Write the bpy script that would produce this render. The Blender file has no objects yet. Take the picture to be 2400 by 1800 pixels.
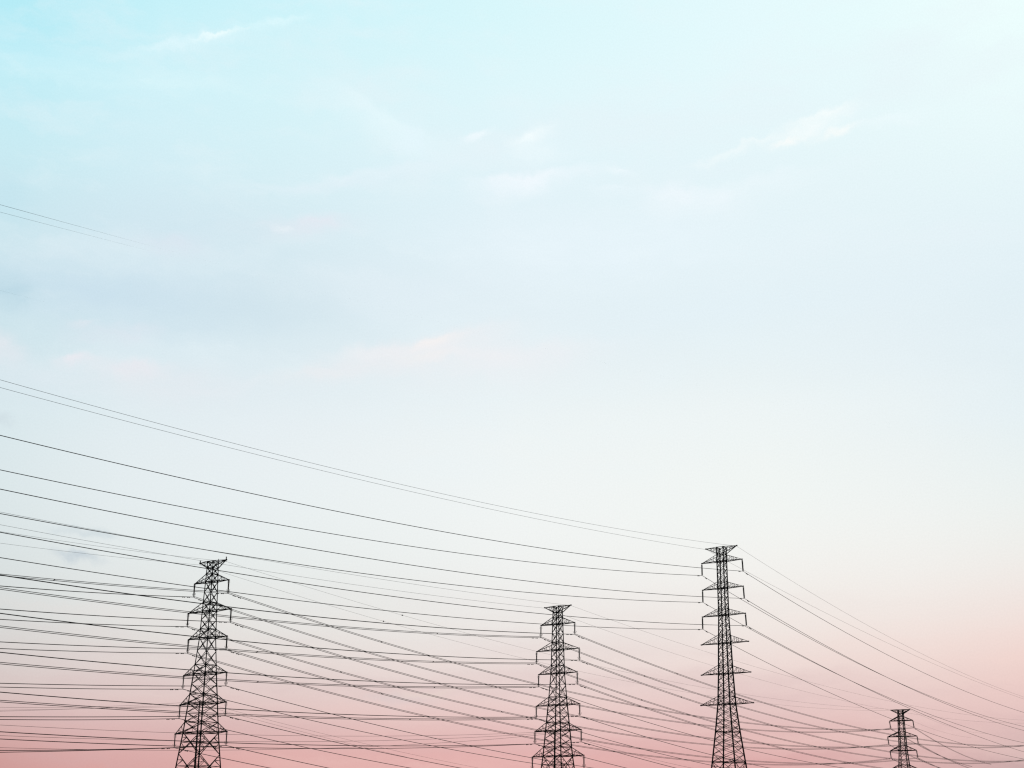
import bpy, math, random
from mathutils import Vector, Matrix
random.seed(4)
sc = bpy.context.scene
COL = sc.collection

# ------------------------------------------------------------------ surveyed layout (metres; camera stands at x=0 y=0, eye 1.6 m)
CAM = (3430.764, 17.92964, 0.52587)  # focal length in pixels of a 2400 px wide frame, pitch, roll (degrees)
TOWERS = {
 'L': {'base': (-82.829, 403.588), 'psi': 33.789, 'z': [79.4, 73.67, 65.55, 58.2, 48.45, 40.56, 32.83], 'a': [5.0, 6.55, 8.18, 7.32, 8.1, 8.64, 9.64]},
 'M': {'base': (15.221, 465.751), 'psi': 35.073, 'z': [77.93, 72.3, 64.16, 56.85, 47.07, 39.26, 31.56], 'a': [4.94, 6.41, 8.03, 7.24, 8.1, 8.57, 9.51]},
 'R': {'base': (62.901, 430.428), 'psi': 34.371, 'z': [90.25, 86.0, 77.97, 70.0, 61.82, 53.02, 44.31], 'a': [5.0, 6.63, 6.66, 6.99, 7.63, 7.92, 8.39]},
 'F': {'base': (207.272, 790.27), 'psi': 30.962, 'z': [77.89, 72.26, 64.13, 56.88, 47.18, 39.28, 31.58], 'a': [5.07, 6.23, 7.82, 7.01, 7.9, 8.3, 9.2]},
}
WIRES = [
 ('R0R-', 'R0R', 215.0, 301.1, -0.12068, 0.0001944, 'e', []),
 ('R0L-', 'R0L', 215.0, 293.0, -0.09931, 0.0001449, 'e', []),
 ('R1R-', 'R1R', 215.0, 301.2, -0.13011, 0.0002068, 's', []),
 ('R1L-', 'R1L', 215.0, 289.6, -0.13995, 0.0002201, 's', []),
 ('R2R-', 'R2R', 215.0, 299.9, -0.13192, 0.00021, 's', []),
 ('R2L-', 'R2L', 215.0, 288.5, -0.13498, 0.0002145, 's', []),
 ('R3R-', 'R3R', 215.0, 299.2, -0.12469, 0.0002023, 's', []),
 ('R3L-', 'R3L', 215.0, 287.1, -0.12899, 0.0002053, 's', []),
 ('R0R+', 'R0R', 35.0, 326.6, -0.12706, 0.0002097, 'e', []),
 ('R0L+', 'R0L', 35.0, 365.7, -0.09255, 0.000128, 'e', []),
 ('R1R+', 'R1R', 35.0, 316.9, -0.13089, 0.0002259, 's', []),
 ('R1L+', 'R1L', 35.0, 367.3, -0.14029, 0.0002335, 's', []),
 ('R2R+', 'R2R', 35.0, 313.9, -0.13333, 0.000237, 's', []),
 ('R2L+', 'R2L', 35.0, 364.7, -0.13368, 0.0002181, 's', []),
 ('R3R+', 'R3R', 35.0, 296.0, -0.12289, 0.0001796, 's', []),
 ('R3L+', 'R3L', 35.0, 363.2, -0.12809, 0.0002069, 's', []),
 ('M0R-', 'M0R', 217.0, 246.8, -0.0682, 0.0001201, 'e', []),
 ('M0L-', 'M0L', 217.0, 238.7, -0.07689, 0.0001553, 'e', []),
 ('M1R-', 'M1R', 217.0, 246.0, -0.10781, 0.0002176, 'b', []),
 ('M1L-', 'M1L', 217.0, 235.5, -0.10917, 0.0002141, 'd', [51.6]),
 ('M2R-', 'M2R', 217.0, 246.1, -0.10601, 0.0002127, 'b', []),
 ('M2L-', 'M2L', 217.0, 233.0, -0.10766, 0.0002154, 'd', [120.7, 51.2]),
 ('M3R-', 'M3R', 217.0, 244.3, -0.10672, 0.0002092, 'b', []),
 ('M3L-', 'M3L', 217.0, 232.5, -0.10806, 0.0002062, 'd', [120.6, 51.3]),
 ('M4R-', 'M4R', 217.0, 243.8, -0.09388, 0.0001911, 'b', []),
 ('M4L-', 'M4L', 217.0, 230.6, -0.09191, 0.0001763, 'd', [60.6]),
 ('M5R-', 'M5R', 217.0, 243.0, -0.09139, 0.0001814, 'b', []),
 ('M5L-', 'M5L', 217.0, 229.1, -0.09304, 0.0001844, 'b', []),
 ('M0R+', 'M0R', 36.3, 520.0, -0.06562, 0.0001382, 'f', []),
 ('M0L+', 'M0L', 36.3, 520.0, -0.07771, 0.00016, 'f', []),
 ('M1R+', 'M1R', 36.3, 520.0, -0.10596, 0.0002065, 'd', [63.6]),
 ('M1L+', 'M1L', 36.3, 549.8, -0.10675, 0.0002061, 'd', [63.4]),
 ('M2R+', 'M2R', 36.3, 520.0, -0.10528, 0.0002068, 'd', [63.3]),
 ('M2L+', 'M2L', 36.3, 520.0, -0.10625, 0.0002059, 'd', [63.9]),
 ('M3R+', 'M3R', 36.3, 520.0, -0.10664, 0.0002103, 'd', []),
 ('M3L+', 'M3L', 36.3, 520.0, -0.10625, 0.0002109, 's', []),
 ('M4R+', 'M4R', 36.3, 300.0, -0.10338, 0.0002522, 's', []),
 ('M4L+', 'M4L', 36.3, 300.0, -0.10392, 0.0002592, 's', []),
 ('M5R+', 'M5R', 36.3, 300.0, -0.09583, 0.00019, 's', []),
 ('M5L+', 'M5L', 36.3, 300.0, -0.09575, 0.00019, 's', []),
 ('L0R-', 'L0R', 210.0, 102.1, -0.10611, 0.0002805, 'f', []),
 ('L0L-', 'L0L', 210.0, 92.9, -0.11233, 0.0002336, 'f', []),
 ('L1R-', 'L1R', 210.0, 101.8, -0.1166, 0.0001951, 'd', [62.2]),
 ('L1L-', 'L1L', 210.0, 89.8, -0.13235, 0.0002961, 'b', []),
 ('L2R-', 'L2R', 210.0, 102.0, -0.1147, 0.000195, 'b', []),
 ('L2L-', 'L2L', 210.0, 87.1, -0.1245, 0.0002626, 'b', []),
 ('L3R-', 'L3R', 210.0, 100.0, -0.11264, 0.000184, 'b', []),
 ('L3L-', 'L3L', 210.0, 86.7, -0.11645, 0.0002224, 'b', []),
 ('L4R-', 'L4R', 210.0, 99.2, -0.10351, 0.0001514, 's', []),
 ('L4L-', 'L4L', 210.0, 84.5, -0.10149, 0.0001776, 's', []),
 ('L5R-', 'L5R', 210.0, 98.5, -0.09264, 9.92e-05, 's', []),
 ('L5L-', 'L5L', 210.0, 82.8, -0.09694, 0.0002021, 's', []),
 ('L6R-', 'L6R', 210.0, 98.2, -0.09689, 0.0002265, 's', []),
 ('L6L-', 'L6L', 210.0, 80.6, -0.08937, 0.0001262, 's', []),
 ('L0R+', 'L0R', 36.88, 483.7, -0.07954, 0.0001595, 'f', [74.7]),
 ('L0L+', 'L0L', 36.87, 483.2, -0.08826, 0.0001777, 'f', [77.7]),
 ('L1R+', 'L1R', 36.89, 483.7, -0.10716, 0.0002144, 'd', [63.5]),
 ('L1L+', 'L1L', 36.97, 483.2, -0.11779, 0.0002366, 'd', []),
 ('L2R+', 'L2R', 36.88, 483.8, -0.10868, 0.0002175, 'd', []),
 ('L2L+', 'L2L', 36.97, 483.1, -0.11366, 0.0002281, 'd', [62.5, 144.8]),
 ('L3R+', 'L3R', 36.89, 483.8, -0.10982, 0.0002203, 'd', [63.7]),
 ('L3L+', 'L3L', 36.97, 483.1, -0.11219, 0.0002255, 'd', []),
 ('L4R+', 'L4R', 36.9, 483.8, -0.10893, 0.0002186, 's', []),
 ('L4L+', 'L4L', 36.95, 483.1, -0.10115, 0.0002029, 's', []),
 ('L5R+', 'L5R', 36.88, 483.8, -0.10478, 0.00021, 's', []),
 ('L5L+', 'L5L', 36.97, 483.1, -0.10462, 0.00021, 's', []),
 ('L6R+', 'L6R', 36.87, 483.9, -0.10473, 0.00021, 's', []),
 ('L6L+', 'L6L', 36.98, 483.0, -0.10455, 0.00021, 's', []),
 ('F0R+', 'F0R', 27.0, 230.0, -0.02331, 0.00019, 'f', []),
 ('F0L+', 'F0L', 27.0, 230.0, -0.03267, 0.00019, 'f', []),
 ('F1R+', 'F1R', 27.0, 230.0, -0.0683, 0.00019, 'd', []),
 ('F1L+', 'F1L', 27.0, 230.0, -0.07345, 0.00019, 'd', []),
 ('F2R+', 'F2R', 27.0, 230.0, -0.06098, 0.00019, 'd', []),
 ('F2L+', 'F2L', 27.0, 230.0, -0.06256, 0.00019, 'd', []),
 ('F3R+', 'F3R', 27.0, 230.0, -0.05086, 0.00019, 'd', []),
 ('F3L+', 'F3L', 27.0, 230.0, -0.05642, 0.00019, 'd', []),
]
FREE = [
 ('V1-', [-142.2, 685.4, 68.65], 217, 135.0, -0.14172, 0.0003291, 'w'),
 ('V2-', [-142.2, 685.4, 67.35], 217, 134.8, -0.11495, 4.77e-05, 'w'),
 ('V3-', [-142.2, 685.4, 66.45], 217, 134.7, -0.09737, -7.12e-05, 'w'),
 ('V1+', [-142.2, 685.4, 68.65], 36.3, 249.8, -0.11628, 0.0001271, 'w'),
 ('V2+', [-142.2, 685.4, 67.35], 36.3, 148.5, -0.11851, 0.0001067, 'w'),
 ('W1-', [18.34, 599.72, 49.82], 217, 299.6, -0.09995, 0.0001456, 'w'),
 ('W2-', [18.34, 599.72, 49.42], 217, 299.3, -0.11161, 0.0001557, 'w'),
 ('W3-', [18.34, 599.72, 49.02], 217, 298.8, -0.12813, 0.0001789, 'w'),
 ('W1+', [18.34, 599.72, 49.82], 36.3, 139.1, -0.10852, 0.0002729, 'w'),
 ('T0', [-42.98, 112.04, 53.21], 48, 260.0, 0.02648, 0.0002, 't'),
 ('T1', [-42.91, 112.07, 52.55], 48, 260.0, 0.03614, 0.0002, 't'),
 ('T2', [-42.19, 112.34, 45.63], 44, 260.0, 0.03359, 0.0002, 't'),
]
POLES = {'V': [-142.2, 685.4, 68.65], 'W': [18.34, 599.72, 49.82]}

rad = math.radians

# ------------------------------------------------------------------ materials
def steel_mat(name, c0, c1, rough, scale, spec=0.25):
    m = bpy.data.materials.new(name); m.use_nodes = True
    nt = m.node_tree; b = nt.nodes['Principled BSDF']
    tc = nt.nodes.new('ShaderNodeTexCoord'); n = nt.nodes.new('ShaderNodeTexNoise'); r = nt.nodes.new('ShaderNodeValToRGB')
    n.inputs['Scale'].default_value = scale; n.inputs['Detail'].default_value = 5
    r.color_ramp.elements[0].position = .35; r.color_ramp.elements[1].position = .7
    r.color_ramp.elements[0].color = (*c0, 1); r.color_ramp.elements[1].color = (*c1, 1)
    nt.links.new(tc.outputs['Object'], n.inputs['Vector']); nt.links.new(n.outputs['Fac'], r.inputs['Fac'])
    nt.links.new(r.outputs['Color'], b.inputs['Base Color'])
    b.inputs['Roughness'].default_value = rough; b.inputs['Specular IOR Level'].default_value = spec
    return m
STEEL = steel_mat('weathered_steel', (.022, .021, .020), (.038, .034, .030), .85, .6, .1)
PORC = steel_mat('dark_porcelain', (.018, .014, .012), (.026, .020, .017), .5, 2, .2)
ALU = steel_mat('weathered_aluminium', (.030, .028, .027), (.042, .038, .036), .7, .4, .1)
CONC = steel_mat('concrete', (.22, .21, .20), (.32, .31, .29), .9, 3)
GRASS = steel_mat('dry_grass', (.040, .055, .020), (.085, .080, .035), .95, .05)

# ------------------------------------------------------------------ mesh helper
class MB:
    def __init__(s): s.v = []; s.f = []
    def bar(s, a, b, w, h=None):
        a = Vector(a); b = Vector(b); h = h or w
        d = (b - a)
        if d.length < 1e-6: return
        d.normalize()
        u = d.cross(Vector((0, 0, 1)))
        if u.length < 1e-3: u = Vector((1, 0, 0))
        u.normalize(); t = u.cross(d)
        k = len(s.v)
        for p in (a, b):
            for su, st in ((-1, -1), (1, -1), (1, 1), (-1, 1)):
                s.v.append(p + u * (su * w / 2) + t * (st * h / 2))
        s.f += [(k, k+1, k+2, k+3), (k+7, k+6, k+5, k+4)] + [(k+i, k+4+i, k+4+(i+1) % 4, k+(i+1) % 4) for i in range(4)]
    def lathe(s, prof, axis_a, axis_b, n=10):
        a = Vector(axis_a); b = Vector(axis_b); d = (b - a).normalized()
        u = d.cross(Vector((1, 0.01, 0))).normalized(); t = d.cross(u)
        k = len(s.v); L = (b - a).length
        for q, r in prof:
            for i in range(n):
                w = 2 * math.pi * i / n
                s.v.append(a + d * (q * L) + (u * math.cos(w) + t * math.sin(w)) * r)
        for j in range(len(prof) - 1):
            for i in range(n):
                s.f.append((k+j*n+i, k+j*n+(i+1) % n, k+(j+1)*n+(i+1) % n, k+(j+1)*n+i))
        s.f.append(tuple(k+i for i in reversed(range(n)))); s.f.append(tuple(k+(len(prof)-1)*n+i for i in range(n)))
    def tube(s, pts, rads, n=5):
        k = len(s.v)
        for j, p in enumerate(pts):
            d = (pts[min(j+1, len(pts)-1)] - pts[max(j-1, 0)]).normalized()
            u = d.cross(Vector((0, 0, 1))).normalized(); t = u.cross(d)
            for i in range(n):
                w = 2 * math.pi * i / n
                s.v.append(p + (u * math.cos(w) + t * math.sin(w)) * rads[j])
        for j in range(len(pts) - 1):
            for i in range(n):
                s.f.append((k+j*n+i, k+j*n+(i+1) % n, k+(j+1)*n+(i+1) % n, k+(j+1)*n+i))
        s.f.append(tuple(k+i for i in reversed(range(n)))); s.f.append(tuple(k+(len(pts)-1)*n+i for i in range(n)))
    def box(s, c, sx, sy, sz):
        c = Vector(c); s.bar(c - Vector((0, 0, sz/2)), c + Vector((0, 0, sz/2)), sx, sy)
    def build(s, name, mat, parent=None):
        me = bpy.data.meshes.new(name); me.from_pydata([tuple(p) for p in s.v], [], s.f); me.materials.append(mat); me.update()
        o = bpy.data.objects.new(name, me); COL.objects.link(o)
        if parent: o.parent = parent
        return o
def tag(o, label, cat, group=None):
    o['label'] = label; o['category'] = cat
    if group: o['group'] = group
    return o
def lerp_tab(tab, z):
    for (z0, v0), (z1, v1) in zip(tab, tab[1:]):
        if z1 <= z <= z0: return v0 + (v1 - v0) * (z - z0) / (z1 - z0)
    return tab[0][1] if z > tab[0][0] else tab[-1][1]

# ------------------------------------------------------------------ lattice towers
STRING = {'L': 3.65, 'M': 3.7, 'R': 3.6, 'F': 3.9}
def arm_dir(k): p = rad(TOWERS[k]['psi']); return Vector((math.cos(p), -math.sin(p), 0))
def tip(k, i, side):
    t = TOWERS[k]
    return Vector((*t['base'], t['z'][i])) + arm_dir(k) * (t['a'][i] * (1 if side == 'R' else -1))
def attach(ref):
    k, i, side = ref[0], int(ref[1]), ref[2]
    p = tip(k, i, side)
    if i == 0: return p - Vector((0, 0, .5 if k == 'L' else .15))
    p = p - Vector((0, 0, STRING[k]))
    if k == 'F': p += arm_dir(k) * .4
    if k == 'R' and side == 'R': p += arm_dir(k) * .17
    return p

def insulator(k, i, side, base, parent, wide):
    a = tip(k, i, side) - base; b = attach(k + str(i) + side) - base
    d = (b - a).normalized(); L = (b - a).length
    m = MB()
    m.bar(a, a + d * .45, .07)
    s0, s1 = a + d * (.18 if k == 'L' else .30), a + d * (L - (.45 if k != 'R' else .12))
    n = 15; prof = [(0, .04)]
    R = wide / 2
    for j in range(n):
        q = (j + .5) / n; e = .5 / n
        prof += [(q - e * .9, R * .7), (q + e * .25, R), (q + e * .6, R * .95), (q + e * .75, R * .7)]
    prof.append((1, .04))
    m.lathe(prof, s0, s1, 10)
    dd = arm_dir(k); n2 = Vector((dd.y, -dd.x, 0))
    if k != 'R':                                   # yoke ring and the arcing horns beside it
        y0 = s1; y1 = b
        for sx in (-1, 1):
            m.bar(y0, y1 + dd * (.24 * sx), .07)
            m.bar(y0 + dd * (.1 * sx) , y0 + dd * (.42 * sx) - Vector((0, 0, .02)), .05)
            m.bar(y0 + dd * (.42 * sx), y0 + dd * (.62 * sx) + Vector((0, 0, .55)), .07)
            m.bar(s0 + dd * (.05 * sx), s0 + dd * (.42 * sx), .03)
            m.bar(s0 + dd * (.42 * sx), s0 + dd * (.45 * sx) - Vector((0, 0, .8)), .035)
        m.bar(y1 - dd * .26, y1 + dd * .26, .08)
        m.bar(y1 - n2 * .3, y1 + n2 * .3, .10)
    else:
        m.bar(s1, b, .08); m.bar(b - n2 * .25, b + n2 * .25, .10)
    m.build('insulator_string', PORC, parent)

def tower(k, label, name='transmission_tower'):
    t = TOWERS[k]; z = t['z']; A = t['a']; dense = k == 'R'
    base = Vector((*t['base'], 0))
    root = bpy.data.objects.new(name, None); COL.objects.link(root); root.location = base
    tag(root, label, 'pylon', 'lattice pylons carrying the lines')
    yaw = rad(t['psi'])
    d = Vector((math.cos(yaw), -math.sin(yaw), 0)); n = Vector((math.sin(yaw), math.cos(yaw), 0))
    ad = arm_dir(k)
    if dense:
        tops = [2.0, 1.9, 1.9, 2.4, 2.4, 2.2]; join = 1.95
        tab = [(z[0], 1.50), (z[3], 1.56), (z[4], 1.9), (z[5], 2.2), (z[6], 2.7), (36.5, 3.7), (28.1, 4.95), (14, 7.2), (0, 9.1)]
    else:
        tops = [2.15, 2.4, 2.45, 2.45, 2.4, 2.75]; join = 1.9
        tab = [(z[0], 1.45), (z[1], 1.66), (z[2], 1.95), (z[3], 2.17), (z[4], 3.05), (z[5], 3.87), (z[6], 4.65), (22.7, 6.0), (0, 9.2)]
        if k == 'F': tab = [(q, h * 1.12) for q, h in tab]
    cs = [(1, -1), (1, 1), (-1, 1), (-1, -1)]
    def leg(i, zz):
        h = lerp_tab(tab, zz) / math.sqrt(2); return d * (cs[i][0] * h) + n * (cs[i][1] * h) + Vector((0, 0, zz))
    LW, BW, CW = (.28, .115, .18) if dense else (.26, .13, .20)
    if k == 'F': LW, BW, CW = .33, .17, .42
    # main legs and footings
    brk = [q for q, _ in tab]
    for i in range(4):
        m = MB()
        for q0, q1 in zip(brk, brk[1:]): m.bar(leg(i, q0 + (.1 if q0 == brk[0] else 0)), leg(i, q1), LW + (.06 if q0 < z[3] else 0))
        m.build('leg', STEEL, root)
        f = MB(); c = leg(i, 0); f.box((c.x, c.y, .12), 1.5, 1.5, .7); f.box((c.x, c.y, .6), .9, .9, .3)
        f.build('footing', CONC, root)
    # lattice bracing
    m = MB()
    nodes = [z[0]]
    if not dense: nodes.append(z[0] - join)
    big = []
    for q in range(1, 7):
        top = z[q] + tops[q-1]
        prev = nodes[-1]
        if top < prev - .3:
            gap = prev - top; w = lerp_tab(tab, (prev + top) / 2) * math.sqrt(2)
            kk = (3 if dense else 2) if q > 1 else 1
            for j in range(1, kk + 1): nodes.append(prev - gap * j / kk)
        nodes.append(z[q])
    if dense:
        for zt, kk in ((36.5, 4), (28.1, 4)):
            p0 = nodes[-1]
            for j in range(1, kk + 1): nodes.append(p0 - (p0 - zt) * j / kk)
    low = nodes[-1]; lows = [low]; step = 5.6
    while lows[-1] > step * 1.5: lows.append(lows[-1] - step); step *= 1.22
    lows.append(.0)
    faces = [(0, 1), (1, 2), (2, 3), (3, 0)]
    horiz = [z[0], z[0] - join] + [z[q] for q in range(1, 7)] + [z[q] + tops[q-1] for q in range(1, 7)] + ([36.5, 28.1] if dense else [])
    for q0, q1 in zip(nodes, nodes[1:]):
        for a, b in faces:
            m.bar(leg(a, q0), leg(b, q1), BW); m.bar(leg(b, q0), leg(a, q1), BW)
    for q in horiz:
        for a, b in faces: m.bar(leg(a, q), leg(b, q), BW * 1.15)
        if q in z[1:] or q in (36.5, 28.1): m.bar(leg(0, q), leg(2, q), BW); m.bar(leg(1, q), leg(3, q), BW)
    for q0, q1 in zip(lows, lows[1:]):                # tall panels with redundant members
        qc = (q0 * lerp_tab(tab, q1) + q1 * lerp_tab(tab, q0)) / (lerp_tab(tab, q0) + lerp_tab(tab, q1))
        for a, b in faces:
            m.bar(leg(a, q0), leg(b, q1), BW * 1.2); m.bar(leg(b, q0), leg(a, q1), BW * 1.2)
            X = (leg(a, qc) + leg(b, qc)) / 2
            m.bar(leg(a, qc), leg(b, qc), BW * .9)
            for s_, o_ in ((a, b), (b, a)):
                for qa, qm in ((q0, (q0 + qc) / 2), (q1, (q1 + qc) / 2)):
                    dm = leg(s_, qa) + (X - leg(s_, qa)) * .5
                    m.bar(leg(s_, qm), dm, BW * .75); m.bar(leg(s_, qc), dm, BW * .75)
        c = sum((leg(i, qc) for i in range(4)), Vector()) / 4
        m.bar((leg(0, qc) + leg(1, qc)) / 2, (leg(2, qc) + leg(3, qc)) / 2, BW * .8); m.bar((leg(1, qc) + leg(2, qc)) / 2, (leg(3, qc) + leg(0, qc)) / 2, BW * .8)
    for q in z[1:]:                                    # gusset plates where arms meet the legs
        for i in range(4): c = leg(i, q); m.box(c, .36, .36, .42)
        for i in range(4): c = leg(i, q + tops[z.index(q) - 1]); m.box(c, .34, .34, .38)
    m.build('lattice_bracing', STEEL, root)
    # peak beam
    m = MB()
    for s_ in (1, -1):
        idx = (0, 1) if s_ > 0 else (2, 3)
        tp = tip(k, 0, 'R' if s_ > 0 else 'L') - base
        for i in idx:
            u = leg(i, z[0]); l = leg(i, z[0] - join)
            m.bar(u, tp, CW * .8); m.bar(l, tp, CW)
            for f in ((.42,) if not dense else (.3, .6)):
                m.bar(u + (tp - u) * f, l + (tp - l) * f, BW * .7)
                g = f - (.42 if not dense else .3)
                m.bar(u + (tp - u) * g, l + (tp - l) * f, BW * .7)
        m.bar(tp - ad * (.12 * s_), tp + ad * (.25 * s_), .34)
        if k == 'L':
            m.bar(tp, tp + Vector((0, 0, .75 if s_ < 0 else .85)), .24)
            m.bar(tp - Vector((0, 0, .1)), tp - Vector((0, 0, .5)), .16)
    if k == 'L': m.bar(leg(1, z[0]), leg(1, z[0]) + Vector((0, 0, .8)), .16)
    m.build('peak_beam', STEEL, root)
    # crossarms with their insulators
    for q in range(1, 7):
        m = MB(); zt = z[q] + tops[q-1]
        for s_ in (1, -1):
            idx = (0, 1) if s_ > 0 else (2, 3)
            tp = tip(k, q, 'R' if s_ > 0 else 'L') - base
            st = (.34, .60) if not dense else (.22, .45, .68)
            if k == 'F': st = (.45,)
            for i in idx:
                l = leg(i, z[q]); u = leg(i, zt)
                m.bar(l, tp, CW); m.bar(u, tp, CW * (.8 if not dense else .68))
                pl, pu = l, u
                for f in st:
                    a = l + (tp - l) * f; b = u + (tp - u) * f
                    m.bar(a, b, BW * .72); m.bar(pl, b, BW * .6)
                    pl, pu = a, b
            l0, l1 = leg(idx[0], z[q]), leg(idx[1], z[q]); u0, u1 = leg(idx[0], zt), leg(idx[1], zt)
            pf = 0
            for f in st:                               # zigzag between the two lower and the two upper chords
                m.bar(l0 + (tp - l0) * f, l1 + (tp - l1) * f, BW * .7)
                pf = f
            m.bar(tp - ad * (.35 * s_), tp + ad * (.15 * s_), .32)
        for i, j in ((0, 3), (1, 2)):                  # lower chords run on through the body
            m.bar(leg(i, z[q]), leg(j, z[q]), CW * .9)
        for i, j in ((0, 1), (2, 3)):
            m.bar(leg(i, z[q]), leg(j, z[q]), CW * .8); m.bar(leg(i, zt), leg(j, zt), CW * .7)
        arm = m.build('crossarm', STEEL, root)
        if not (dense and q > 3):
            for side in 'LR': insulator(k, q, side, base, arm, .50 if dense else .58 if k == 'F' else (.46 if q < 4 or k != 'L' else .36))
    return root

LBL = {
 'L': 'leftmost black lattice pylon, two upright spikes on its slanted top beam',
 'M': 'black lattice pylon in the middle, lower than the tall one right of it',
 'R': 'tallest black lattice pylon, its three lower crossarms bare of insulators',
 'F': 'smallest, most distant black lattice pylon near the right edge'}
for k in 'LMRF': tower(k, LBL[k])

# ------------------------------------------------------------------ slim far poles that hide behind the two lattice pylons
def far_pole(k, label):
    x, y, h = POLES[k]
    root = bpy.data.objects.new('steel_pole', None); COL.objects.link(root); root.location = (x, y, 0)
    tag(root, label, 'pole')
    m = MB(); m.lathe([(0, .75), (.5, .5), (1, .25)], (0, 0, 0), (0, 0, h + .3), 10); m.build('pole_shaft', STEEL, root)
    for dz in ((.0, 1.3, 2.2) if k == 'V' else (.0, .4, .8)):
        m = MB(); m.bar((-.9, .6, h - dz), (.9, -.6, h - dz), .16); m.build('pole_arm', STEEL, root)
far_pole('V', 'slim far steel pole hidden behind the leftmost lattice pylon')
far_pole('W', 'slim far steel pole hidden behind the middle lattice pylon')

# ------------------------------------------------------------------ overhead lines
ORD = {1: 'first', 2: 'second', 3: 'third', 4: 'fourth', 5: 'fifth', 6: 'sixth'}
WHO = {'L': 'leftmost pylon', 'M': 'middle pylon', 'R': 'tallest pylon', 'F': 'smallest pylon'}
def line(name, A, hd, L, b, c, style, s_from=0.0, taper=None):
    h = Vector((math.sin(rad(hd)), math.cos(rad(hd)), 0)); A = Vector(A); q = Vector((h.y, -h.x, 0))
    N = 72
    def P(s): return A + h * s + Vector((0, 0, b * s + c * s * s))
    ss = [s_from + (L - s_from) * (j / N) ** 1.15 for j in range(N + 1)]
    offs, r = {'r': ([Vector()], .068), 'b': ([q * .2, q * -.2], .074), 'd': ([Vector((0, 0, .19)), Vector((0, 0, -.15))], .074), 's': ([Vector()], .088), 'e': ([Vector()], .031),
               'f': ([Vector()], .028), 'w': ([Vector()], .045), 't': ([Vector()], .013)}[style]
    m = MB()
    for o in offs:
        m.tube([P(s) + o for s in ss], [r * (taper(s) if taper else 1) for s in ss])
    ob = m.build(name, ALU)
    return ob, P, offs
def damper(P, s, parent, thick=1.0):
    m = MB(); a, b = P(s - .42), P(s + .42); dn = Vector((0, 0, -.17))
    m.bar(a + dn, b + dn, .07)
    for p in (a, b): m.bar(p + dn + (b - a) * .18 * (1 if p is a else -1), p + dn - (b - a) * .1 * (1 if p is a else -1), .17 * thick)
    m.bar(P(s), P(s) + dn, .07); m.build('vibration_damper', STEEL, parent)
for key, ref, hd, L, b, c, st, spacers in WIRES:
    k, i, side, way = key[0], int(key[1]), key[2], key[3]
    earth = i == 0
    if k == 'R' and st == 's': st = 'r'
    ob, P, offs = line('earth_wire' if earth else 'power_line', attach(ref), hd, L, b, c, st)
    sd = 'left' if side == 'L' else 'right'; wy = 'left' if way == '-' else 'right'
    if earth: tag(ob, f'thin grey earth wire from {sd} tip of top beam of {WHO[k]}, running {wy}', 'earth wire', f'earth wires strung {wy} from the {WHO[k]}')
    else: tag(ob, f'black cable from {sd} tip of {ORD[i]} arm below peak of {WHO[k]}, running {wy}', 'power line', f'power lines strung {wy} from the {WHO[k]}')
    if not earth:
        if k == 'R': pos = [2.4]
        elif k == 'F': pos = [2.0, 4.0]
        else: pos = [2.3, 4.3]
        for s in pos: damper(lambda q_: P(q_) + offs[-1], s, ob, 1.0)
    for s in spacers:
        m = MB()
        if earth: m.lathe([(0, .05), (.3, .2), (.7, .2), (1, .05)], P(s - .35), P(s + .35), 8); m.build('marker_ball', STEEL, ob)
        else: m.bar(P(s - .4) + offs[0], P(s + .4) + offs[-1], .13); m.build('spacer', STEEL, ob)
FL = {'V1-': 'faint far wire at bottom left, highest of three fanning from behind leftmost pylon', 'V2-': 'faint far wire at bottom left, middle of three fanning from behind leftmost pylon',
 'V3-': 'faint far wire at bottom left, lowest of three fanning from behind leftmost pylon',
 'V1+': 'faint far wire sloping down right from behind leftmost pylon, upper of two', 'V2+': 'faint far wire sloping down right from behind leftmost pylon, lower of two',
 'W1-': 'faint sagging far wire ending behind middle pylon, highest of three', 'W2-': 'faint sagging far wire ending behind middle pylon, middle of three',
 'W3-': 'faint sagging far wire ending behind middle pylon, lowest of three', 'W1+': 'faint far wire sloping down right from behind the middle pylon',
 'T0': 'faint thin wire crossing open sky at upper left, highest of three', 'T1': 'faint thin wire at upper left, just below the highest one',
 'T2': 'faintest short wire at left edge, below the two upper-left wires'}
for key, A, hd, L, b, c, st in FREE:
    if st == 't':
        e0, e1 = (1, 15) if key != 'T2' else (-5, 4)
        k0 = {'T0': 1.0, 'T1': .7, 'T2': .4}[key]
        ob, P, o_ = line('overhead_wire', A, hd, L, b, c, st, -14.0, lambda s: k0 * max(.02, min(1, (e1 - s) / (e1 - e0))))  # radius thinned along the wire to imitate washing out against bright sky
        tag(ob, FL[key], 'wire', 'thin wires over the upper left')
    else:
        ob, P, o_ = line('overhead_wire', A, hd, L, b, max(c, 0), st)
        tag(ob, FL[key], 'wire', 'faint distant wires near the bottom')

# ------------------------------------------------------------------ ground (far below the frame)
def ground():
    m = MB(); N = 60; S = 6000.
    for j in range(N + 1):
        for i in range(N + 1):
            x = (i / N * 2 - 1) * S; y = (j / N * 2 - 1) * S
            u = math.hypot(x, y); bump = 0 if u < 1200 else 6 * math.sin(x * .0021) * math.cos(y * .0017) * min(1, (u - 1200) / 1500)
            m.v.append(Vector((x, y, bump)))
    for j in range(N):
        for i in range(N): a = j * (N + 1) + i; m.f.append((a, a + 1, a + N + 2, a + N + 1))
    o = m.build('ground', GRASS); o['kind'] = 'structure'; o['label'] = 'flat dry grass field under the pylons'
ground()

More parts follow.
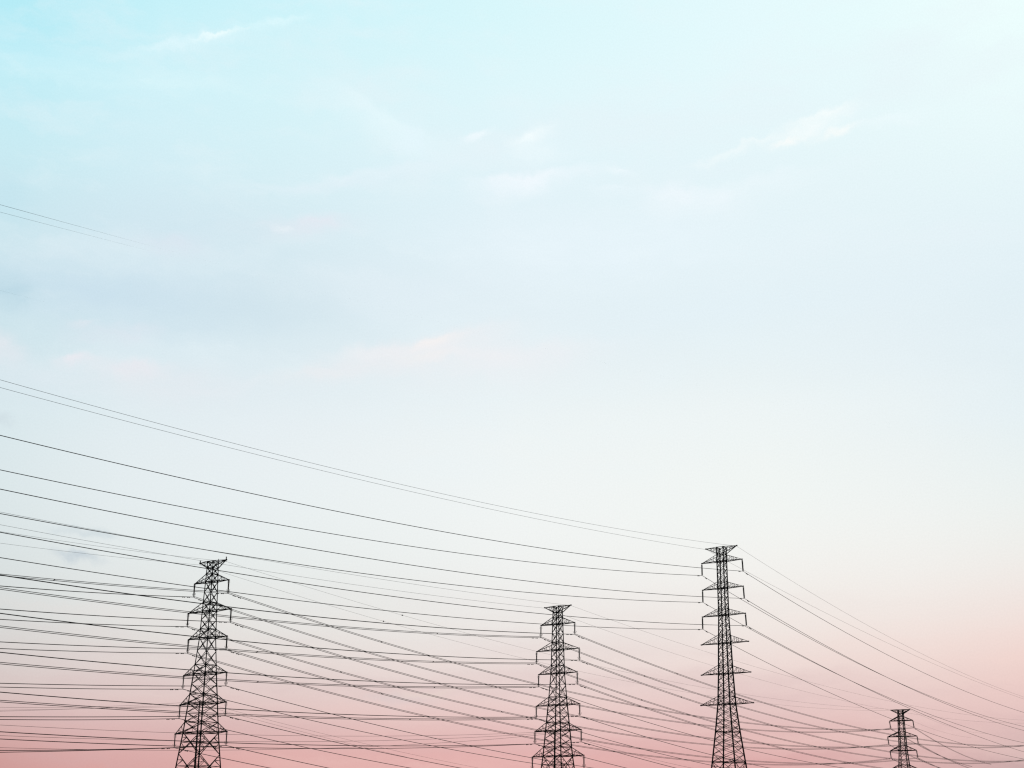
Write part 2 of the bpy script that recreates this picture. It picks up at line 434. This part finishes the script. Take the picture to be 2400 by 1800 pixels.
# ------------------------------------------------------------------ sky
def s2l(c): return tuple(((v/255) / 12.92 if v/255 <= .04045 else ((v/255 + .055) / 1.055) ** 2.4) for v in c)
SUN_AZ, SUN_EL = 38.0, 34.0
w = bpy.data.worlds.new('World'); sc.world = w; w.use_nodes = True
nt = w.node_tree; nt.nodes.clear(); nd = nt.nodes; lk = nt.links.new
def N(t, **kw):
    n = nd.new('ShaderNode' + t)
    for a, v in kw.items(): setattr(n, a, v)
    return n
def setin(sock, v):
    if hasattr(v, 'is_linked') or isinstance(v, bpy.types.NodeSocket): lk(v, sock)
    else: sock.default_value = v
def M(op, a, b=0.0, c=0.0, clamp=False):
    n = N('Math', operation=op, use_clamp=clamp); setin(n.inputs[0], a); setin(n.inputs[1], b); setin(n.inputs[2], c); return n.outputs[0]
def mixc(f, a, b, blend='MIX'):
    n = N('MixRGB', blend_type=blend); setin(n.inputs[0], f); setin(n.inputs[1], a); setin(n.inputs[2], b); return n.outputs[0]
tc = N('TexCoord'); sep = N('SeparateXYZ'); nrm = N('VectorMath', operation='NORMALIZE')
lk(tc.outputs['Generated'], nrm.inputs[0]); lk(nrm.outputs[0], sep.inputs[0])
X, Y, Z = sep.outputs
az0 = M('MULTIPLY', M('ARCTAN2', X, Y), 57.29578); el0 = M('MULTIPLY', M('ARCSINE', Z), 57.29578)
comb = N('CombineXYZ'); lk(az0, comb.inputs[0]); lk(el0, comb.inputs[1]); ANG = comb.outputs[0]   # azimuth / elevation in degrees
def noise(vec, scale, detail=5, rough=.55, w_=0.0):
    sh = N('VectorMath', operation='ADD'); lk(vec, sh.inputs[0]); sh.inputs[1].default_value = (w_ * 31, w_ * 17, w_ * 7)
    n = N('TexNoise'); lk(sh.outputs[0], n.inputs['Vector'])
    n.inputs['Scale'].default_value = scale; n.inputs['Detail'].default_value = detail; n.inputs['Roughness'].default_value = rough
    return n
wn = noise(ANG, .22, 6, .6, 3.1)
v1 = N('VectorMath', operation='SUBTRACT'); lk(wn.outputs['Color'], v1.inputs[0]); v1.inputs[1].default_value = (.5, .5, .5)
v2 = N('VectorMath', operation='MULTIPLY'); lk(v1.outputs[0], v2.inputs[0]); v2.inputs[1].default_value = (2.4, 1.3, 0)
v3 = N('VectorMath', operation='ADD'); lk(ANG, v3.inputs[0]); lk(v2.outputs[0], v3.inputs[1]); 
wn2 = noise(ANG, 1.1, 4, .62, 8.4)
v4 = N('VectorMath', operation='SUBTRACT'); lk(wn2.outputs['Color'], v4.inputs[0]); v4.inputs[1].default_value = (.5, .5, .5)
v5 = N('VectorMath', operation='MULTIPLY_ADD'); lk(v4.outputs[0], v5.inputs[0]); v5.inputs[1].default_value = (1.1, .7, 0); lk(v3.outputs[0], v5.inputs[2])
WARP = v5.outputs[0]
ws = N('SeparateXYZ'); lk(WARP, ws.inputs[0])
# slow gradient: colour by elevation at five azimuths, blended between them
ELEV = [2.0, 3.55, 5.1, 6.65, 8.3, 10.6, 13.0, 16.2, 19.4, 22.6, 25.8, 29.0, 32.2]
GRAD = [
 [(197, 141, 137), (204, 158, 154), (213, 189, 186), (213, 206, 203), (213, 217, 215), (216, 225, 226), (219, 231, 233), (216, 232, 237), (202, 227, 235), (201, 228, 237), (203, 237, 244), (188, 237, 247), (174, 235, 246)],
 [(214, 158, 154), (217, 168, 165), (222, 195, 192), (224, 213, 209), (225, 225, 222), (226, 233, 233), (229, 237, 239), (226, 237, 241), (211, 231, 239), (210, 231, 240), (212, 239, 246), (207, 242, 249), (195, 241, 249)],
 [(221, 164, 160), (222, 172, 168), (226, 197, 193), (228, 215, 211), (229, 228, 224), (230, 236, 235), (233, 240, 241), (231, 239, 243), (215, 233, 240), (213, 232, 240), (215, 240, 246), (214, 244, 249), (203, 243, 250)],
 [(226, 168, 165), (227, 174, 171), (230, 199, 196), (233, 216, 212), (236, 231, 227), (240, 242, 240), (241, 245, 244), (239, 245, 245), (227, 239, 244), (226, 240, 246), (226, 243, 249), (225, 247, 251), (216, 247, 251)],
 [(217, 162, 160), (219, 168, 166), (229, 197, 194), (237, 215, 210), (240, 230, 224), (243, 242, 238), (242, 246, 243), (239, 245, 244), (229, 241, 245), (228, 242, 247), (229, 245, 249), (230, 249, 252), (228, 250, 253)],
 [(206, 162, 161), (210, 168, 167), (228, 196, 193), (237, 213, 207), (241, 227, 221), (242, 241, 237), (240, 244, 242), (235, 243, 244), (228, 240, 245), (228, 242, 247), (230, 246, 249), (232, 250, 252), (231, 252, 253)],
 [(187, 163, 164), (195, 169, 169), (228, 193, 190), (238, 208, 201), (241, 222, 216), (239, 238, 234), (236, 242, 240), (229, 240, 243), (225, 238, 244), (227, 242, 247), (232, 248, 250), (236, 253, 253), (237, 255, 254)],
]
AZS = [-20.5, -15.5, -10.3, 0, 10.3, 15.5, 20.5]
soft = N('VectorMath', operation='SCALE'); lk(v2.outputs[0], soft.inputs[0]); soft.inputs['Scale'].default_value = .45
softv = N('VectorMath', operation='ADD'); lk(ANG, softv.inputs[0]); lk(soft.outputs[0], softv.inputs[1])
ss_ = N('SeparateXYZ'); lk(softv.outputs[0], ss_.inputs[0])
efac = M('DIVIDE', ss_.outputs[1], 40.0, clamp=True)
cur = None
for i, colm in enumerate(GRAD):
    r = N('ValToRGB'); cr = r.color_ramp; cr.interpolation = 'B_SPLINE'
    while len(cr.elements) < len(ELEV): cr.elements.new(.5)
    for e, el_, c_ in zip(cr.elements, ELEV, colm): e.position = el_ / 40.0
    for e, el_, c_ in zip(cr.elements, ELEV, colm): e.color = (*s2l(c_), 1)
    lk(efac, r.inputs['Fac'])
    if cur is None: cur = r.outputs['Color']
    else:
        f = N('MapRange', interpolation_type='LINEAR'); lk(az0, f.inputs[0]); f.inputs[1].default_value = AZS[i-1]; f.inputs[2].default_value = AZS[i]
        cur = mixc(f.outputs[0], cur, r.outputs['Color'])
# thin cloud texture everywhere, very faint
mp = N('Mapping'); lk(WARP, mp.inputs[0]); mp.inputs['Rotation'].default_value = (0, 0, rad(-16)); mp.inputs['Scale'].default_value = (.10, .32, 1)
cn = noise(mp.outputs[0], 1.0, 7, .58, 1.3)
cm = N('MapRange', interpolation_type='SMOOTHSTEP'); lk(cn.outputs['Fac'], cm.inputs[0]); cm.inputs[1].default_value = .48; cm.inputs[2].default_value = .78
up = N('MapRange', interpolation_type='SMOOTHSTEP'); lk(el0, up.inputs[0]); up.inputs[1].default_value = 12; up.inputs[2].default_value = 20
cur = mixc(M('MULTIPLY', M('MULTIPLY', cm.outputs[0], .55), up.outputs[0]), cur, (*s2l((231, 243, 248)), 1))
# single clouds: azimuth, elevation, half length, half height (degrees), tilt, colour, strength, gain of the inner texture, seed
CLOUDS = [
 (-13.94, 23.18, 5.31, 1.34, 0, (208, 229, 239), 0.5, 0.44000000000000006, 1),
 (-16.72, 20.46, 6.19, 1.25, 0, (196, 220, 235), 0.6, 0.44000000000000006, 1),
 (-9.92, 20.56, 4.97, 1.0, 4, (207, 226, 235), 0.45, 0.44000000000000006, 1),
 (3.57, 23.58, 7.55, 1.84, 0, (235, 247, 253), 0.6, 0.55, 1.6),
 (9.51, 16.46, 7.45, 1.0, 4, (239, 246, 247), 0.4, 0.44000000000000006, 1),
 (-20.33, 20.04, 0.79, 0.67, 0, (180, 211, 225), 0.648, 0.55, 1),
 (-20.96, 23.66, 1.07, 1.04, 0, (193, 227, 238), 0.54, 0.55, 1),
 (-4.68, 21.49, 4.9, 1.0, 0, (227, 239, 246), 0.5, 0.44000000000000006, 1),
 (9.7, 20.74, 8.01, 1.0, 4, (227, 241, 248), 0.4, 0.44000000000000006, 1),
 (-14.08, 30.18, 2.58, 0.31, 15, (227, 250, 255), 0.54, 1.1, 2),
 (-12.66, 30.59, 0.9, 0.13, 18, (237, 254, 255), 0.756, 0.77, 2),
 (-10.7, 31.28, 1.22, 0.19, 14, (225, 251, 255), 0.648, 0.77, 1.5),
 (-16.57, 28.54, 5.77, 0.58, 3, (217, 246, 251), 0.756, 1.1, 1.2),
 (-19.73, 28.93, 2.06, 0.52, -4, (199, 241, 250), 0.54, 1.1, 1),
 (-5.88, 28.29, 2.44, 0.84, -22, (231, 249, 253), 0.81, 0.66, 3.5),
 (-4.08, 27.43, 0.81, 0.94, -55, (229, 247, 253), 0.648, 0.66, 2.5),
 (-5.95, 25.97, 3.41, 0.33, 11, (230, 244, 250), 0.648, 0.8800000000000001, 1.5),
 (-7.74, 25.46, 3.18, 0.29, 8, (225, 240, 247), 0.54, 0.8800000000000001, 1.5),
 (-1.64, 27.57, 0.57, 0.21, 18, (241, 251, 255), 0.9720000000000001, 0.77, 1.5),
 (0.74, 27.59, 0.86, 0.33, 22, (243, 253, 255), 0.9720000000000001, 0.77, 1.3),
 (0.92, 27.04, 1.22, 0.42, 5, (235, 249, 253), 0.648, 0.8800000000000001, 1),
 (0.84, 26.14, 2.23, 0.63, 8, (239, 249, 254), 0.918, 0.8800000000000001, 3),
 (-0.27, 26.06, 1.42, 0.63, 6, (241, 249, 254), 0.756, 0.8800000000000001, 3),
 (3.95, 25.55, 1.0, 0.33, 0, (239, 249, 254), 0.756, 0.9900000000000001, 2.5),
 (4.51, 26.27, 0.6, 0.17, 0, (239, 250, 254), 0.648, 0.8800000000000001, 2),
 (7.58, 25.3, 1.78, 0.63, -6, (241, 249, 254), 0.8640000000000001, 0.9900000000000001, 2.5),
 (9.75, 25.57, 3.34, 0.63, 6, (236, 248, 252), 0.7020000000000001, 0.8800000000000001, 3),
 (12.72, 27.37, 1.76, 0.38, 16, (247, 254, 254), 0.5940000000000001, 0.9900000000000001, 2),
 (13.77, 27.2, 0.87, 0.21, 14, (255, 255, 252), 0.918, 0.66, 1.6),
 (13.01, 27.82, 1.37, 0.31, 14, (249, 255, 254), 0.81, 0.66, 2),
 (9.72, 26.78, 1.98, 0.19, 13, (246, 253, 253), 0.7020000000000001, 0.77, 1.8),
 (11.62, 26.93, 0.78, 0.17, 13, (255, 255, 252), 0.8640000000000001, 0.66, 1.5),
 (15.9, 27.46, 1.71, 0.29, 4, (241, 252, 255), 0.54, 0.8800000000000001, 1.5),
 (-8.72, 23.85, 2.16, 0.54, 6, (229, 233, 242), 0.648, 0.9900000000000001, 1.8),
 (-9.68, 23.57, 0.39, 0.15, 0, (235, 243, 248), 0.648, 0.66, 1.5),
 (-14.07, 22.68, 1.51, 0.5, 0, (223, 229, 240), 0.54, 0.8800000000000001, 1.3),
 (-3.55, 19.5, 2.91, 0.75, 11, (242, 240, 242), 0.918, 0.55, 2.4),
 (-3.12, 19.63, 0.97, 0.27, 10, (248, 243, 241), 0.756, 0.66, 1.8),
 (-3.36, 19.01, 1.16, 0.25, 6, (247, 242, 239), 0.756, 0.66, 1.4),
 (-1.25, 19.0, 4.66, 1.0, 4, (240, 240, 243), 0.7, 0.66, 2),
 (-7.01, 18.27, 3.25, 0.54, 11, (235, 237, 240), 0.5940000000000001, 0.8800000000000001, 2),
 (-17.24, 19.18, 0.47, 0.19, 10, (231, 234, 241), 0.8640000000000001, 0.77, 1.6),
 (-15.35, 19.27, 0.91, 0.46, 10, (228, 232, 241), 0.756, 0.8800000000000001, 1.8),
 (-16.55, 18.86, 1.44, 0.42, 0, (221, 228, 238), 0.54, 0.8800000000000001, 1.2),
 (-17.43, 17.86, 0.61, 0.21, 10, (233, 235, 241), 0.8640000000000001, 0.77, 1.6),
 (-15.47, 17.87, 1.09, 0.42, 10, (233, 234, 240), 0.7020000000000001, 0.9900000000000001, 2),
 (-14.28, 17.53, 2.74, 0.94, 0, (232, 234, 239), 0.648, 0.77, 1.6),
 (-20.11, 18.19, 0.69, 0.71, -28, (229, 233, 239), 0.756, 0.66, 2),
 (-19.25, 16.98, 1.91, 0.84, 0, (225, 234, 241), 0.54, 0.66, 1.2),
 (-16.61, 11.43, 1.07, 0.17, -2, (200, 213, 219), 0.648, 0.66, 1),
 (-16.8, 10.53, 0.82, 0.17, -7, (194, 206, 214), 0.81, 0.66, 1),
 (-19.87, 15.56, 0.43, 0.21, 0, (206, 219, 225), 0.648, 0.66, 1),
 (-4.31, 5.7, 1.44, 0.21, 1, (218, 202, 202), 0.756, 0.77, 1),
 (-3.17, 5.94, 1.08, 0.15, 5, (235, 219, 209), 0.54, 0.66, 1),
]
mpa = N('Mapping'); lk(WARP, mpa.inputs[0]); mpa.inputs['Rotation'].default_value = (0, 0, rad(-14)); mpa.inputs['Scale'].default_value = (.30, .95, 1)
PUFF = M('SUBTRACT', noise(mpa.outputs[0], 1.0, 5, .6, 5.2).outputs['Fac'], .5)
cur = mixc(M('MULTIPLY', M('MULTIPLY', M('MAXIMUM', PUFF, 0.0), 1.2), up.outputs[0], clamp=True), cur, (*s2l((233, 245, 249)), 1))   # broken mottling
for (ca, ce, hl, hh, tilt, colr, stg, tex, edge) in CLOUDS:     # edge > 1: crisp upper rim, soft underside
    mp = N('Mapping', vector_type='TEXTURE'); lk(WARP, mp.inputs[0])
    mp.inputs['Location'].default_value = (ca, ce, 0); mp.inputs['Rotation'].default_value = (0, 0, rad(tilt)); mp.inputs['Scale'].default_value = (hl, hh, 1)
    sp = N('SeparateXYZ'); lk(mp.outputs[0], sp.inputs[0])
    yy = M('MAXIMUM', M('MULTIPLY', sp.outputs[1], edge), M('MULTIPLY', sp.outputs[1], -1.0))
    r2 = M('MULTIPLY_ADD', yy, yy, M('MULTIPLY', sp.outputs[0], sp.outputs[0]))
    g = M('EXPONENT', M('MULTIPLY', r2, -1.0))
    k_ = M('MULTIPLY', g, M('MULTIPLY_ADD', PUFF, 2.8 * tex, 1.0 - .2 * tex))
    k_ = M('SUBTRACT', M('MULTIPLY', k_, stg), .03, clamp=True)
    cur = mixc(k_, cur, (*s2l(colr), 1))
# thin haze streaks low over the horizon
mph = N('Mapping'); lk(WARP, mph.inputs[0]); mph.inputs['Rotation'].default_value = (0, 0, rad(2)); mph.inputs['Scale'].default_value = (.07, .75, 1)
hz = M('SUBTRACT', noise(mph.outputs[0], 1.0, 5, .55, 2.2).outputs['Fac'], .5)
lo = N('MapRange', interpolation_type='SMOOTHSTEP'); lk(el0, lo.inputs[0]); lo.inputs[1].default_value = 11; lo.inputs[2].default_value = 5
cur = mixc(M('MULTIPLY', M('MULTIPLY', M('MAXIMUM', hz, 0.0), 1.3), lo.outputs[0], clamp=True), cur, (*s2l((206, 176, 178)), 1))
cur = mixc(M('MULTIPLY', M('MULTIPLY', M('MAXIMUM', M('MULTIPLY', hz, -1.0), 0.0), 1.3), lo.outputs[0], clamp=True), cur, (*s2l((247, 216, 208)), 1))
# fine film grain put into the sky colour
gn = N('TexNoise'); lk(ANG, gn.inputs['Vector']); gn.inputs['Scale'].default_value = 15.0; gn.inputs['Detail'].default_value = 1.0
gr = M('MULTIPLY_ADD', M('SUBTRACT', gn.outputs['Fac'], .5), .06, 1.0)
gc = N('CombineXYZ'); [lk(gr, gc.inputs[i]) for i in range(3)]
cur = mixc(1.0, cur, gc.outputs[0], 'MULTIPLY')
# behind the viewer: an ordinary low-sun sky
sky = N('TexSky', sky_type='NISHITA', sun_disc=False); sky.sun_elevation = rad(SUN_EL); sky.sun_rotation = rad(SUN_AZ)
front = N('MapRange', interpolation_type='SMOOTHSTEP'); lk(M('ABSOLUTE', az0), front.inputs[0]); front.inputs[1].default_value = 40; front.inputs[2].default_value = 85
high = N('MapRange', interpolation_type='SMOOTHSTEP'); lk(el0, high.inputs[0]); high.inputs[1].default_value = 42; high.inputs[2].default_value = 70
back = M('MAXIMUM', front.outputs[0], high.outputs[0])
bg1 = N('Background'); bg2 = N('Background'); ms = N('MixShader'); out = N('OutputWorld')
lk(cur, bg1.inputs[0]); bg1.inputs[1].default_value = 1.0
lk(sky.outputs[0], bg2.inputs[0]); bg2.inputs[1].default_value = .05
lk(back, ms.inputs[0]); lk(bg1.outputs[0], ms.inputs[1]); lk(bg2.outputs[0], ms.inputs[2]); lk(ms.outputs[0], out.inputs[0])

sun = bpy.data.lights.new('sun', 'SUN'); sun.energy = 2.0; sun.angle = rad(.5); sun.color = (1, .93, .84)
so = bpy.data.objects.new('sun', sun); COL.objects.link(so)
sd = Vector((math.sin(rad(SUN_AZ)) * math.cos(rad(SUN_EL)), math.cos(rad(SUN_AZ)) * math.cos(rad(SUN_EL)), math.sin(rad(SUN_EL))))
so.rotation_euler = sd.to_track_quat('Z', 'Y').to_euler()

# ------------------------------------------------------------------ camera
f_px, pitch, roll = CAM
cam = bpy.data.cameras.new('camera'); cam.sensor_width = 36; cam.sensor_fit = 'HORIZONTAL'; cam.lens = f_px / 2400 * 36
cam.clip_start = .1; cam.clip_end = 20000
co = bpy.data.objects.new('camera', cam); COL.objects.link(co)
p_, r_ = rad(pitch), rad(roll)
Fw = Vector((0, math.cos(p_), math.sin(p_))); U = Vector((0, -math.sin(p_), math.cos(p_))); R = Vector((1, 0, 0))
R2 = R * math.cos(r_) + U * math.sin(r_); U2 = -R * math.sin(r_) + U * math.cos(r_)
co.matrix_world = Matrix(((R2.x, U2.x, -Fw.x, 0), (R2.y, U2.y, -Fw.y, 0), (R2.z, U2.z, -Fw.z, 1.6), (0, 0, 0, 1)))
sc.camera = co

sc.view_settings.view_transform = 'Standard'; sc.view_settings.look = 'None'; sc.view_settings.exposure = 0; sc.view_settings.gamma = 1
sc.render.engine = 'CYCLES'; sc.cycles.max_bounces = 4
sc.cycles.use_denoising = False; sc.cycles.adaptive_threshold = .004; sc.cycles.adaptive_min_samples = 24
w.cycles.sampling_method = 'MANUAL'; w.cycles.sample_map_resolution = 256
sc.cycles.pixel_filter_type = 'BLACKMAN_HARRIS'; sc.cycles.filter_width = 1.25; sc.render.filter_size = 1.25
